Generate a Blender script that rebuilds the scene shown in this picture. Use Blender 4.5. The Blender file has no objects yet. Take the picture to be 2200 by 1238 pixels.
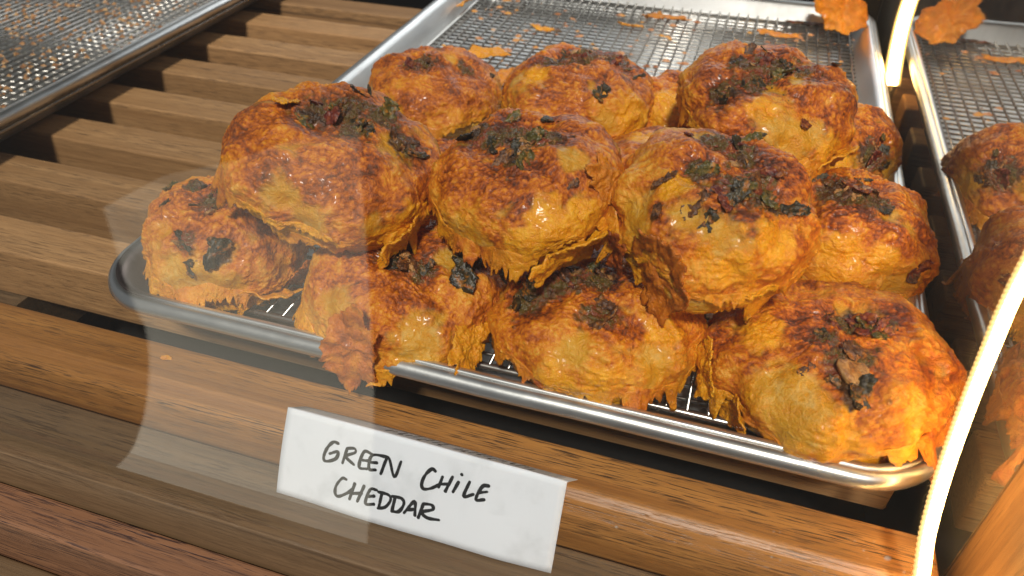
import bpy, math, random
import numpy as np
from mathutils import Matrix, Vector, Euler

# ------------------------------------------------------------------ camera, world, lights
scene = bpy.context.scene
COL = scene.collection
CAM_LOC = np.array([0.23945, -0.16703, 0.21496])
CAM_ROT = (0.89152, -0.00627, 0.31048)
cam = bpy.data.cameras.new('camera')
cam.sensor_width = 36.0
cam.lens = 26.02
cam.clip_start = 0.005
cam.clip_end = 60
cam.dof.use_dof = True
cam.dof.focus_distance = 0.285
cam.dof.aperture_fstop = 15
camo = bpy.data.objects.new('camera', cam)
camo.location = CAM_LOC
camo.rotation_euler = CAM_ROT
COL.objects.link(camo)
scene.camera = camo

SUN_TO = Vector((0.16, -0.74, 1.0)).normalized()        # towards the sun
w = bpy.data.worlds.new('World')
scene.world = w
w.use_nodes = True
nt = w.node_tree
nt.nodes['Background'].inputs[0].default_value = (.86, .93, 1.0, 1)      # even, near-neutral daylight all round
nt.nodes['Background'].inputs[1].default_value = 0.18
sun = bpy.data.lights.new('sun', 'SUN')
sun.energy = 3.9
sun.angle = math.radians(6)
sun.color = (1.0, 0.95, 0.87)
suno = bpy.data.objects.new('sun', sun)
suno.rotation_euler = SUN_TO.to_track_quat('Z', 'Y').to_euler()
suno.location = SUN_TO * 3
COL.objects.link(suno)
wl = bpy.data.lights.new('back_window_light', 'AREA')       # daylight from the window behind the case, seen in the metal
wl.shape = 'RECTANGLE'; wl.size = 1.1; wl.size_y = .55; wl.energy = 5.0; wl.color = (.95, .98, 1.0)
wlo = bpy.data.objects.new('back_window_light', wl); wlo.location = (.12, 1.35, .60)
wlo.rotation_euler = (Vector((.12, 1.35, .60)) - Vector((.15, .3, 0))).to_track_quat('Z', 'Y').to_euler()
COL.objects.link(wlo)
vs = scene.view_settings
vs.view_transform = 'Standard'
vs.look = 'None'
vs.exposure = -0.08
vs.gamma = 1.0
vs.use_curve_mapping = False

# ------------------------------------------------------------------ small helpers
R_ = np.array(Euler(CAM_ROT).to_matrix())
FPX = 1590.0
def project(P):
    q = (P - CAM_LOC) @ R_
    return np.stack([1100 + FPX*q[:, 0]/-q[:, 2], 619 - FPX*q[:, 1]/-q[:, 2]], 1), -q[:, 2]

rng = np.random.RandomState(7)
_perm = np.concatenate([rng.permutation(256)]*2)
_g = rng.normal(size=(256, 3)); _g /= np.linalg.norm(_g, axis=1)[:, None]
def noise(P):
    """gradient noise of an (n,3) array, about -1..1"""
    P = np.asarray(P, float)
    i = np.floor(P).astype(int); f = P - i
    u = f*f*f*(f*(f*6-15)+10)
    i &= 255
    out = np.zeros(len(P))
    for dx in (0, 1):
        for dy in (0, 1):
            for dz in (0, 1):
                h = _perm[(_perm[(_perm[(i[:, 0]+dx) & 255] + i[:, 1]+dy) & 255] + i[:, 2]+dz) & 255]
                d = f - np.array([dx, dy, dz])
                wgt = (u[:, 0] if dx else 1-u[:, 0])*(u[:, 1] if dy else 1-u[:, 1])*(u[:, 2] if dz else 1-u[:, 2])
                out += wgt*(_g[h]*d).sum(1)
    return out*1.6
def fbm(P, o=3):
    s, a, t = 0, 1.0, 0
    for k in range(o):
        s = s + a*noise(P*(2**k) + 17.3*k); t += a; a *= .5
    return s/t
def sstep(a, b, x):
    t = np.clip((x-a)/(b-a), 0, 1); return t*t*(3-2*t)

def mesh_obj(name, verts, faces, mat, parent=None, smooth=True, loc=None):
    me = bpy.data.meshes.new(name)
    me.from_pydata([tuple(map(float, v)) for v in verts], [], [tuple(map(int, f)) for f in faces])
    me.validate(); me.update()
    if smooth:
        me.polygons.foreach_set('use_smooth', [True]*len(me.polygons))
    if mat: me.materials.append(mat)
    o = bpy.data.objects.new(name, me)
    COL.objects.link(o)
    if parent: o.parent = parent
    if loc is not None: o.location = loc
    return o
def attr(me, name, vals):
    a = me.attributes.new(name, 'FLOAT', 'POINT')
    a.data.foreach_set('value', np.asarray(vals, np.float32))
def empty(name, loc=(0, 0, 0), rot=(0, 0, 0)):
    o = bpy.data.objects.new(name, None)
    o.empty_display_size = .01
    COL.objects.link(o); o.location = loc; o.rotation_euler = rot
    return o
def tag(o, label=None, cat=None, group=None, kind=None):
    if label: o['label'] = label
    if cat: o['category'] = cat
    if group: o['group'] = group
    if kind: o['kind'] = kind
    return o
def grid_faces(nu, nv, close_u=False, off=0):
    F = []
    for j in range(nv-1):
        for i in range(nu if close_u else nu-1):
            a = j*nu+i; b = j*nu+(i+1) % nu
            F.append((off+a, off+b, off+b+nu, off+a+nu))
    return F
def sheet_solid(top, nu, nv, thick, nrm, close_u=False):
    """top: (nv*nu,3) grid -> closed thin solid"""
    bot = top - nrm*thick
    V = np.concatenate([top, bot]); n = nu*nv
    F = grid_faces(nu, nv, close_u)
    F += [tuple(n+k for k in reversed(f)) for f in F]
    rows = [(0, 1), (nv-1, -1)]
    for j, s in rows:
        for i in range(nu if close_u else nu-1):
            a, b = j*nu+i, j*nu+(i+1) % nu
            q = (a, a+n, b+n, b)
            F.append(q if s > 0 else q[::-1])
    if not close_u:
        for i, s in ((0, -1), (nu-1, 1)):
            for j in range(nv-1):
                a, b = j*nu+i, (j+1)*nu+i
                q = (a, a+n, b+n, b)
                F.append(q if s > 0 else q[::-1])
    return V, F
def grid_normals(P, nu, nv, close_u):
    G = P.reshape(nv, nu, 3)
    if close_u:
        du = np.roll(G, -1, 1) - np.roll(G, 1, 1)
    else:
        du = np.gradient(G, axis=1)
    dv = np.gradient(G, axis=0)
    n = np.cross(du, dv).reshape(-1, 3)
    l = np.linalg.norm(n, axis=1)[:, None]; l[l < 1e-12] = 1
    return n/l
def box_data(x0, x1, y0, y1, z0, z1):
    V = [(x, y, z) for x in (x0, x1) for y in (y0, y1) for z in (z0, z1)]
    F = [(0, 1, 3, 2), (4, 6, 7, 5), (0, 4, 5, 1), (2, 3, 7, 6), (0, 2, 6, 4), (1, 5, 7, 3)]
    return V, F
def bevel(o, wd, seg=2):
    m = o.modifiers.new('bevel', 'BEVEL'); m.width = wd; m.segments = seg; m.limit_method = 'ANGLE'
    return o
def tube(path, rad, n=8, closed=False):
    P = np.asarray(path, float); m = len(P)
    if closed: T = np.roll(P, -1, 0) - np.roll(P, 1, 0)
    else: T = np.gradient(P, axis=0)
    T /= np.linalg.norm(T, axis=1)[:, None]
    up = np.array([0, 0, 1.0]) if abs(T[:, 2]).max() < .95 else np.array([1.0, 0, 0])
    A = np.cross(T, up); A /= np.linalg.norm(A, axis=1)[:, None]
    B = np.cross(A, T)
    th = np.linspace(0, 2*np.pi, n, endpoint=False)
    r = np.broadcast_to(rad, (m,))
    V = (P[:, None] + r[:, None, None]*(np.cos(th)[None, :, None]*A[:, None] + np.sin(th)[None, :, None]*B[:, None])).reshape(-1, 3)
    F = []
    for j in range(m if closed else m-1):
        k = (j+1) % m
        for i in range(n):
            F.append((j*n+i, j*n+(i+1) % n, k*n+(i+1) % n, k*n+i))
    if not closed:
        F.append(tuple(range(n))[::-1]); F.append(tuple((m-1)*n+i for i in range(n)))
    return V, F

# ------------------------------------------------------------------ materials
class NB:
    def __init__(s, name):
        s.m = bpy.data.materials.new(name); s.m.use_nodes = True
        s.t = s.m.node_tree; s.p = s.t.nodes['Principled BSDF']; s.out = s.t.nodes['Material Output']
    def n(s, typ, **kw):
        nd = s.t.nodes.new('ShaderNode'+typ)
        for k, v in kw.items():
            if k in ('i',):
                for a, b in v.items(): nd.inputs[a].default_value = b
            else: setattr(nd, k, v)
        return nd
    def l(s, a, b): s.t.links.new(a, b)
    def math(s, op, a, b=None, c=None, clamp=False):
        nd = s.n('Math', operation=op); nd.use_clamp = clamp
        for k, x in enumerate((a, b, c)):
            if x is None: continue
            if isinstance(x, (int, float)): nd.inputs[k].default_value = x
            else: s.l(x, nd.inputs[k])
        return nd.outputs[0]
    def mix(s, f, a, b, blend='MIX'):
        nd = s.n('Mix', data_type='RGBA', blend_type=blend)
        for k, x in ((0, f), (6, a), (7, b)):
            if isinstance(x, (int, float)): nd.inputs[k].default_value = x
            elif isinstance(x, tuple): nd.inputs[k].default_value = (*x, 1)
            else: s.l(x, nd.inputs[k])
        return nd.outputs[2]
    def ramp(s, f, stops, interp='LINEAR'):
        nd = s.n('ValToRGB'); cr = nd.color_ramp; cr.interpolation = interp
        while len(cr.elements) < len(stops): cr.elements.new(.5)
        for e, (p, c) in zip(cr.elements, stops):
            e.position = p; e.color = (*c, 1) if len(c) == 3 else c
        s.l(f, nd.inputs[0]); return nd.outputs[0]
    def noise(s, vec, scale, detail=3, rough=.55, dist=0.):
        nd = s.n('TexNoise'); nd.inputs['Scale'].default_value = scale; nd.inputs['Detail'].default_value = detail
        nd.inputs['Roughness'].default_value = rough; nd.inputs['Distortion'].default_value = dist
        s.l(vec, nd.inputs['Vector']); return nd.outputs[0]
    def coords(s, scale=(1, 1, 1), seed=True):
        tc = s.n('TexCoord'); v = tc.outputs['Object']
        if seed:
            oi = s.n('ObjectInfo'); k = s.math('MULTIPLY', oi.outputs['Random'], 37.0)
            cb = s.n('CombineXYZ'); s.l(k, cb.inputs[0]); s.l(k, cb.inputs[1]); s.l(k, cb.inputs[2])
            ad = s.n('VectorMath', operation='ADD'); s.l(v, ad.inputs[0]); s.l(cb.outputs[0], ad.inputs[1]); v = ad.outputs[0]
        mp = s.n('Mapping'); mp.inputs['Scale'].default_value = scale; s.l(v, mp.inputs['Vector'])
        return mp.outputs[0]
    def bump(s, h, strength, dist, prev=None):
        nd = s.n('Bump'); nd.inputs['Strength'].default_value = strength; nd.inputs['Distance'].default_value = dist
        s.l(h, nd.inputs['Height'])
        if prev is not None: s.l(prev, nd.inputs['Normal'])
        return nd.outputs[0]
    def set(s, **kw):
        for k, v in kw.items():
            k = k.replace('_', ' ')
            if isinstance(v, (int, float)): s.p.inputs[k].default_value = v
            elif isinstance(v, tuple): s.p.inputs[k].default_value = (*v, 1) if len(v) == 3 else v
            else: s.l(v, s.p.inputs[k])
        return s
    def attr(s, name):
        nd = s.n('Attribute'); nd.attribute_name = name; return nd.outputs['Fac']

def wood(name, light,  dark, pore, rough=.42, gloss=.5, porous=.5, streaky=.5):
    b = NB(name)
    v = b.coords((7, 420, 420)); f1 = b.noise(v, 1.0, 7, .72, .4)
    vl = b.coords((1.6, 55, 55)); f2 = b.noise(vl, 1.0, 3, .55, 1.2)
    vp = b.coords((75, 2400, 2400)); f3 = b.noise(vp, 1.0, 2, .5)
    g = b.math('MULTIPLY_ADD', f2, .5, b.math('MULTIPLY', f1, .5))
    base = b.ramp(g, [(.36, dark), (.5, tuple((a+c)/2 for a, c in zip(light, dark))), (.62, light)])
    streak = b.ramp(b.noise(b.coords((1.3, 150, 150)), 1.0, 4, .65, .8), [(.60, (0, 0, 0)), (.72, (1, 1, 1))])
    base = b.mix(b.math('MULTIPLY', streak, streaky), base, pore)
    zone = b.ramp(f2, [(.40, (.25, .25, .25)), (.58, (1, 1, 1))])
    pm = b.math('MULTIPLY', b.ramp(f3, [(.54, (0, 0, 0)), (.60, (1, 1, 1))]), zone)
    base = b.mix(b.math('MULTIPLY', pm, porous), base, pore)
    oi = b.n('ObjectInfo')
    hv = b.n('HueSaturation'); b.l(base, hv.inputs['Color'])
    b.l(b.math('MULTIPLY_ADD', oi.outputs['Random'], .35, .85), hv.inputs['Value'])
    ht = b.math('MULTIPLY_ADD', pm, -.8, f1)
    b.set(Base_Color=hv.outputs[0], Roughness=b.math('MULTIPLY_ADD', f1, .25, rough-.1), Normal=b.bump(ht, .35, .0006))
    b.p.inputs['Specular IOR Level'].default_value = gloss
    return b.m
M_SLAT = wood('slat_wood', (.47, .265, .115), (.27, .138, .054), (.065, .032, .015), .45, porous=.75, streaky=.85)
M_FRONT = wood('front_rail_wood', (.50, .225, .055), (.25, .098, .022), (.035, .016, .008), .36, porous=.9)
M_LEDGE = wood('ledge_wood', (.185, .115, .058), (.105, .062, .030), (.03, .018, .010), .4, porous=.6)
M_ROUGH = wood('rough_oak', (.21, .098, .046), (.12, .052, .024), (.022, .010, .010), .5, porous=1.0, streaky=.7)
M_POST = wood('post_wood', (.36, .20, .085), (.20, .10, .042), (.06, .03, .015), .4)
for nd in M_POST.node_tree.nodes:
    if nd.type == 'MAPPING':
        sx, sy, sz = nd.inputs['Scale'].default_value; nd.inputs['Scale'].default_value = (sy, sz, sx)

def metal(name, col, rough, stain=.5, sc=(1, 1, 1), corner=False):
    b = NB(name)
    v = b.coords(sc, False)
    n1 = b.noise(v, 22, 5, .6, .4); n2 = b.noise(v, 160, 3, .6); n3 = b.noise(v, 7, 4, .6, 1.)
    st = b.ramp(n3, [(.52, (0, 0, 0)), (.70, (1, 1, 1))])
    c = b.mix(b.math('MULTIPLY', st, stain), col, (.30, .22, .155))
    if corner:
        tc = b.n('TexCoord'); mp = b.n('Mapping'); mp.inputs['Location'].default_value = (-.012, -.012, 0); mp.inputs['Scale'].default_value = (1, 1, 0)
        b.l(tc.outputs['Object'], mp.inputs['Vector']); ln = b.n('VectorMath', operation='LENGTH'); b.l(mp.outputs[0], ln.inputs[0])
        dd = b.math('ADD', ln.outputs['Value'], b.math('MULTIPLY_ADD', n1, .05, -.025))
        c = b.mix(b.ramp(dd, [(.012, (.9, .9, .9)), (.05, (0, 0, 0))]), c, (.10, .055, .045))
    b.set(Base_Color=c, Metallic=.95, Roughness=b.math('ADD', b.math('MULTIPLY', n1, .25), b.math('MULTIPLY_ADD', n2, .12, rough-.18)),
          Normal=b.bump(n2, .12, .0004))
    return b.m
M_PAN = metal('pan_aluminium', (.80, .80, .79), .40, .22, corner=True)
M_RIM = metal('rim_aluminium', (.64, .64, .63), .33, .40)
M_WIRE = metal('wire_steel', (.42, .40, .37), .28, .12)

def plain(name, col, rough=.5, spec=.5, **kw):
    b = NB(name); b.set(Base_Color=col, Roughness=rough); b.p.inputs['Specular IOR Level'].default_value = spec
    return b
M_DARK = plain('dark_board', (.012, .010, .009), .6).m

# crust of baked cheddar over dough; masks come from the mesh, colours are made here
def bun_material():
    b = NB('cheddar_crust')
    v = b.coords()
    crust, top, melt, brown, tone = (b.attr(k) for k in ('crust', 'topping', 'melt', 'brown', 'tone'))
    fine = b.noise(v, 1100, 4, .65); mid = b.noise(v, 330, 4, .6, .8); big = b.noise(v, 75, 3, .6, .5)
    br = b.math('ADD', brown, b.math('ADD', b.math('MULTIPLY_ADD', mid, .36, -.18), b.math('MULTIPLY_ADD', fine, .46, -.23)))
    cc = b.ramp(br, [(.0, (.78, .36, .035)), (.20, (.73, .245, .004)), (.42, (.57, .140, .0015)), (.61, (.33, .062, .0015)), (.79, (.13, .024, .002)), (1, (.04, .009, .003))])
    pink = b.math('MULTIPLY', tone, .5, clamp=True)
    cc = b.mix(pink, cc, b.mix(.3, cc, (.62, .24, .06)))
    dough = b.ramp(b.math('ADD', b.math('MULTIPLY', mid, .6), b.math('MULTIPLY', big, .4)), [(.35, (.60, .24, .003)), (.5, (.66, .32, .009)), (.72, (.78, .54, .16))])
    cheddar = b.ramp(mid, [(.3, (.70, .23, .004)), (.55, (.84, .36, .006)), (.75, (.88, .46, .03))])
    c = b.mix(crust, dough, cc)
    c = b.mix(melt, c, cheddar)
    tc = b.ramp(b.math('ADD', b.math('MULTIPLY', b.noise(v, 95, 4, .6, 1.2), .85), b.math('MULTIPLY', fine, .15)),
                [(.28, (.014, .009, .006)), (.38, (.05, .022, .009)), (.46, (.11, .042, .010)), (.51, (.10, .070, .012)), (.56, (.19, .062, .012)), (.60, (.19, .028, .012)), (.66, (.36, .12, .018)), (.76, (.48, .20, .04))])
    c = b.mix(top, c, tc)
    rd = b.n('TexNoise', noise_type='RIDGED_MULTIFRACTAL'); b.l(v, rd.inputs['Vector'])
    for k_, v_ in (('Scale', 260.), ('Detail', 4.), ('Roughness', .55), ('Distortion', .9)): rd.inputs[k_].default_value = v_
    ridge = b.math('MULTIPLY', rd.outputs[0], b.math('MULTIPLY_ADD', crust, .75, .12))
    hgt = b.math('SUBTRACT', b.math('ADD', b.math('MULTIPLY', mid, .8), b.math('MULTIPLY', fine, .45)), b.math('MULTIPLY', ridge, .22))
    rough = b.math('SUBTRACT', b.math('ADD', b.math('MULTIPLY_ADD', mid, .30, .02), b.math('MULTIPLY', big, .48)), b.math('MAXIMUM', b.math('MULTIPLY', melt, .12), b.math('MULTIPLY', top, .16)))
    b.set(Base_Color=c, Roughness=rough, Normal=b.bump(hgt, .85, .0014))
    b.p.inputs['Subsurface Weight'].default_value = .12
    b.p.inputs['Subsurface Radius'].default_value = (1.0, .45, .12)
    b.p.inputs['Subsurface Scale'].default_value = .003
    b.l(b.math('MULTIPLY', b.ramp(big, [(.42, (0, 0, 0)), (.62, (1, 1, 1))]), .28), b.p.inputs['Coat Weight'])
    b.p.inputs['Coat Roughness'].default_value = .16
    return b.m
M_BUN = bun_material()
def veg(name, c1, c2, c3, rough=.35):
    b = NB(name); v = b.coords((.006, .006, .006))
    f = b.noise(v, 420, 4, .65, .8)
    g = b.noise(v, 230, 4, .6, 1.0)
    col = b.mix(b.math('MULTIPLY', b.ramp(g, [(.53, (0, 0, 0)), (.66, (1, 1, 1))]), .8), b.ramp(f, [(.34, c1), (.5, c2), (.68, c3)]), b.ramp(f, [(.35, (.30, .075, .006)), (.65, (.58, .22, .02))]))
    b.set(Base_Color=col, Roughness=rough, Normal=b.bump(b.noise(v, 600, 4), .8, .0010))
    return b.m
M_CHAR = veg('charred_chile', (.010, .007, .003), (.030, .021, .007), (.075, .052, .014), .34)
M_OLIVE = veg('green_chile', (.030, .026, .006), (.085, .068, .010), (.20, .13, .022), .3)
M_RED = veg('red_chile', (.045, .008, .006), (.14, .020, .012), (.27, .065, .02))
M_TAN = veg('roast_garlic', (.22, .09, .025), (.42, .20, .06), (.58, .34, .13))
M_BROWN = veg('browned_chile', (.03, .012, .008), (.095, .035, .014), (.20, .08, .025))
VEG = dict(k=M_CHAR, g=M_OLIVE, r=M_RED, t=M_TAN, b=M_BROWN)

# ------------------------------------------------------------------ shelf of wooden slats, front rails, dark base
def extrude_x(name, prof, x0, x1, mat, parent, bev=.0012):
    n = len(prof)
    V = [(x, y, z) for x in (x0, x1) for y, z in prof]
    F = [tuple(range(n)), tuple(range(2*n-1, n-1, -1))]
    F += [(i, i+n, (i+1) % n + n, (i+1) % n) for i in range(n)]
    me = mesh_obj(name, V, F, mat, parent, smooth=False)
    import bmesh
    bm = bmesh.new(); bm.from_mesh(me.data); bmesh.ops.recalc_face_normals(bm, faces=bm.faces); bm.to_mesh(me.data); bm.free()
    if bev: bevel(me, bev, 3)
    return me
XL, XR = -.56, .3262
shelf = tag(empty('display_shelf'), 'slatted oiled oak shelf under the baking trays', kind='structure')
for a in (.0365, .0895, .1405, .191, .2445, .2975, .3505, .4035):
    extrude_x('slat', [(a, -.030), (a+.0255, -.030), (a+.0255, 0), (a, 0)], XL, XR, M_SLAT, shelf, .0016)
extrude_x('front_slat', [(-.0185, -.030), (.0057, -.030), (.0057, 0), (-.0112, 0), (-.0145, -.0022), (-.0178, -.0075)], XL, .3305, M_FRONT, shelf, .0008)
extrude_x('ledge_board', [(-.0505, -.046), (-.0218, -.046), (-.0218, -.0205), (-.0505, -.0205)], XL, .3305, M_LEDGE, shelf, .0010)
for x in (-.43, -.105):
    V, F = box_data(x-.018, x+.018, .030, .43, -.062, -.0302)
    mesh_obj('bearer', V, F, M_LEDGE, shelf, smooth=False)
sill = extrude_x('front_sill', [(-.066, -.09), (-.0508, -.09), (-.0508, -.044), (-.066, -.044)], XL, .42, M_ROUGH, None, .0012)
extrude_x('apron_board', [(-.087, -.14), (-.0665, -.14), (-.0665, -.075), (-.087, -.075)], XL, .42, M_LEDGE, sill, .0012)
tag(sill, 'rough open-grained oak sill along the front of the case', kind='structure')
V, F = box_data(-.7, .6, -.05, .62, -.10, -.092)
tag(mesh_obj('case_floor', V, F, M_DARK, smooth=False), 'black floor of the case beneath the slats', kind='structure')
V, F = box_data(-.7, .338, .50, .512, -.092, .05)
tag(mesh_obj('case_back', V, F, M_DARK, smooth=False), 'low black back board behind the trays', kind='structure')

V, F = box_data(-.7, .42, .15, .62, .42, .435)  # out-of-view roof added to cut light from above and darken metal reflections
tag(mesh_obj('unseen_roof', V, F, M_DARK, smooth=False), 'unseen dark roof added above the trays to darken reflections', kind='structure')

# ------------------------------------------------------------------ sheet pans with wire racks
def rrect(x0, y0, x1, y1, r, nc=10, ne=14):
    P = []
    for cx, cy, a0 in ((x1-r, y0+r, -90), (x1-r, y1-r, 0), (x0+r, y1-r, 90), (x0+r, y0+r, 180)):
        for k in range(nc+1):
            a = math.radians(a0+90*k/nc); P.append((cx+r*math.cos(a), cy+r*math.sin(a)))
    Q = []
    for i, p in enumerate(P):
        q = P[(i+1) % len(P)]; Q.append(p)
        if (i+1) % (nc+1) == 0:
            for k in range(1, ne): Q.append((p[0]+(q[0]-p[0])*k/ne, p[1]+(q[1]-p[1])*k/ne))
    return np.array(Q)
def sheet_pan(x0, y0, W, D, label):
    root = tag(empty('baking_tray', (x0, y0, .0006)), label, 'baking tray', 'aluminium baking trays on the slats')
    loops = [(.030, .0012), (.0225, .0014), (.0195, .0030), (.0172, .0065), (.0125, .0150), (.0085, .0225), (.0068, .0248), (.0042, .0258)]
    V, F = [], []
    n = None
    for ins, z in loops:
        q = rrect(ins, ins, W-ins, D-ins, max(.031-ins, .010), 12)
        n = len(q)
        wob = .0004*noise(np.c_[q*30, np.full(n, z*50)])
        V += [(x, y, z+wo*(1 if ins < .02 else .3)) for (x, y), wo in zip(q, wob)]
    F = grid_faces(n, len(loops), True)
    F.append(tuple(range(n))[::-1])
    F = [f[::-1] for f in F]
    body = mesh_obj('pan_body', V, F, M_PAN, root)
    s = body.modifiers.new('sheet', 'SOLIDIFY'); s.thickness = .0009; s.offset = 1
    q = rrect(.0036, .0036, W-.0036, D-.0036, .028, 14, 30)
    P = np.c_[q, .0222 + .0004*noise(np.c_[q*25, np.zeros(len(q))])]
    V, F = tube(P, .0037, 14, True)
    mesh_obj('rolled_rim', V, F, M_RIM, root)
    return root
WX = {}
def wire_mesh(L, axis):
    key = (round(L, 4), axis)
    if key not in WX:
        p = [(0, 0, 0), (L, 0, 0)] if axis == 'x' else [(0, 0, 0), (0, L, 0)]
        V, F = tube(p, .00070 if axis == 'x' else .00080, 6)
        me = bpy.data.meshes.new('wire'); me.from_pydata([tuple(v) for v in V], [], F); me.materials.append(M_WIRE)
        me.polygons.foreach_set('use_smooth', [True]*len(me.polygons)); WX[key] = me
    return WX[key]
def rack(x0, y0, W, D, label, xcut=0., ylen=None):
    root = tag(empty('cooling_rack', (x0, y0, .0138)), label, 'wire rack', 'wire racks inside the trays')
    q = rrect(0, 0, W, D, .010, 6, 8)
    V, F = tube(np.c_[q, np.zeros(len(q))], .0016, 8, True)
    mesh_obj('border_wire', V, F, M_WIRE, root)
    ny = int(round(D/.0068)); nx = int(round(W/.00755))
    for k in range(1, ny):
        o = bpy.data.objects.new('wire', wire_mesh(W-xcut, 'x')); COL.objects.link(o); o.parent = root
        o.location = (xcut, D*k/ny, -.0003)
    for k in range(1, nx):
        if W*k/nx < xcut: continue
        o = bpy.data.objects.new('wire', wire_mesh(D, 'y')); COL.objects.link(o); o.parent = root
        o.location = (W*k/nx, 0, .0009)
    for fx in (.12, .5, .88):
        for fy in (.05, .5, .95):
            V, F = tube([(W*fx, D*fy, -.0112), (W*fx, D*fy, -.0008)], .0014, 6)
            mesh_obj('foot', V, F, M_WIRE, root)
    return root
TW, TD = .330, .471
sheet_pan(0, 0, TW, TD, 'aluminium baking tray holding the pile of cheese buns')
rack(.0215, .0222, .299, .4385, 'wire cooling rack beneath the pile of cheese buns')
sheet_pan(-.482, -.02, TW, TD, 'emptied aluminium baking tray in the upper left corner')
rack(-.482+.0215, .002, .299, .4385, 'crumb-strewn wire rack with no buns on it', .06)

# ------------------------------------------------------------------ buns
PROF = np.array([(0, .01), (.45, 0), (.76, .015), (.90, .10), (.975, .22), (1, .36), (.975, .54), (.88, .74), (.70, .89), (.46, .975), (.22, 1.), (0, 1.)])
def profile(nv):
    d = np.r_[0, np.cumsum(np.linalg.norm(np.diff(PROF, axis=0), axis=1))]; d /= d[-1]
    t = np.linspace(0, 1, 400)
    r = np.interp(t, d, PROF[:, 0]); z = np.interp(t, d, PROF[:, 1])
    ker = np.ones(25)/25
    def sm(a): return np.convolve(np.pad(a, 12, 'edge'), ker, 'valid')
    r, z = sm(r), sm(z); r[0] = r[-1] = 0
    s = np.r_[np.linspace(0, .36, 14, endpoint=False), np.linspace(.36, 1, nv-14)]
    return np.interp(s, t, r), np.interp(s, t, z)
def nearest(P, N, px, py):
    q, dep = project(P)
    face = ((CAM_LOC-P)*N).sum(1) > 0
    cost = np.hypot(q[:, 0]-px, q[:, 1]-py) + np.where(face, 0, 1e6) + dep*10
    return int(np.argmin(cost))

CHIP = []
def chip_meshes():
    for k in range(14):
        nu, nv = 30, 22                                      # shrivelled, torn strips of pepper with real body
        th = np.linspace(0, 2*np.pi, nu, endpoint=False); ph = np.linspace(-1.53, 1.53, nv)
        T, Ph = np.meshgrid(th, ph); T, Ph = T.ravel(), Ph.ravel()
        sp = np.sign(np.sin(Ph))*np.abs(np.sin(Ph))**.85; cp = np.abs(np.cos(Ph))**.5
        wd = .26+.12*(k % 3)
        P = np.c_[sp, wd*np.cos(T)*cp, (.10+.035*(k % 4))*np.sin(T)*cp]
        q = P*np.array([1, 1, .4])
        n1 = noise(q*1.7+k*7.7); n2 = noise(q*4.2+k*3.1); n3 = noise(q*9.5+k*5.3); rg = np.abs(noise(q*np.array([2.5, 7, 7])+k*5.3))
        P[:, 1] *= 1+.55*n1+.55*n2+.40*n3; P[:, 0] *= 1+.18*noise(np.c_[q[:, 1]*9, q[:, 0]*0+k, q[:, 0]*0])
        P[:, 2] += .16*n1 + .16*n2 + .12*n3 + .20*rg + .30*((k % 5)/4-.25)*P[:, 0]**2 + .5*((k % 3)/2-.3)*np.abs(P[:, 1])
        P[:, 1] += .34*np.sin(P[:, 0]*1.8+k)*((k % 4)/3)
        F = grid_faces(nu, nv, True) + [tuple(range(nu))[::-1], tuple((nv-1)*nu+i for i in range(nu))]
        F = [f[::-1] for f in F]
        me = bpy.data.meshes.new('chile_piece'); me.from_pydata([tuple(p) for p in P], [], F)
        me.polygons.foreach_set('use_smooth', [True]*len(me.polygons)); CHIP.append(me)
    for k in range(4):                                       # rounded nubs
        nu, nv = 12, 8
        th = np.linspace(0, 2*np.pi, nu, endpoint=False); ph = np.linspace(-1.5, 1.5, nv)
        T, Ph = np.meshgrid(th, ph); T, Ph = T.ravel(), Ph.ravel()
        P = np.c_[np.cos(T)*np.cos(Ph), .7*np.sin(T)*np.cos(Ph), .6*np.sin(Ph)]
        P *= (1+.30*noise(P*1.6+k*7))[:, None]
        F = grid_faces(nu, nv, True) + [tuple(range(nu))[::-1], tuple((nv-1)*nu+i for i in range(nu))]
        me = bpy.data.meshes.new('chile_piece'); me.from_pydata([tuple(p) for p in P], [], F)
        me.polygons.foreach_set('use_smooth', [True]*len(me.polygons)); CHIP.append(me)
chip_meshes()
CM = {}
def chip(kind, k):
    if (kind, k) not in CM:
        me = CHIP[k].copy(); me.materials.append(VEG[kind]); CM[(kind, k)] = me
    return CM[(kind, k)]

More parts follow.
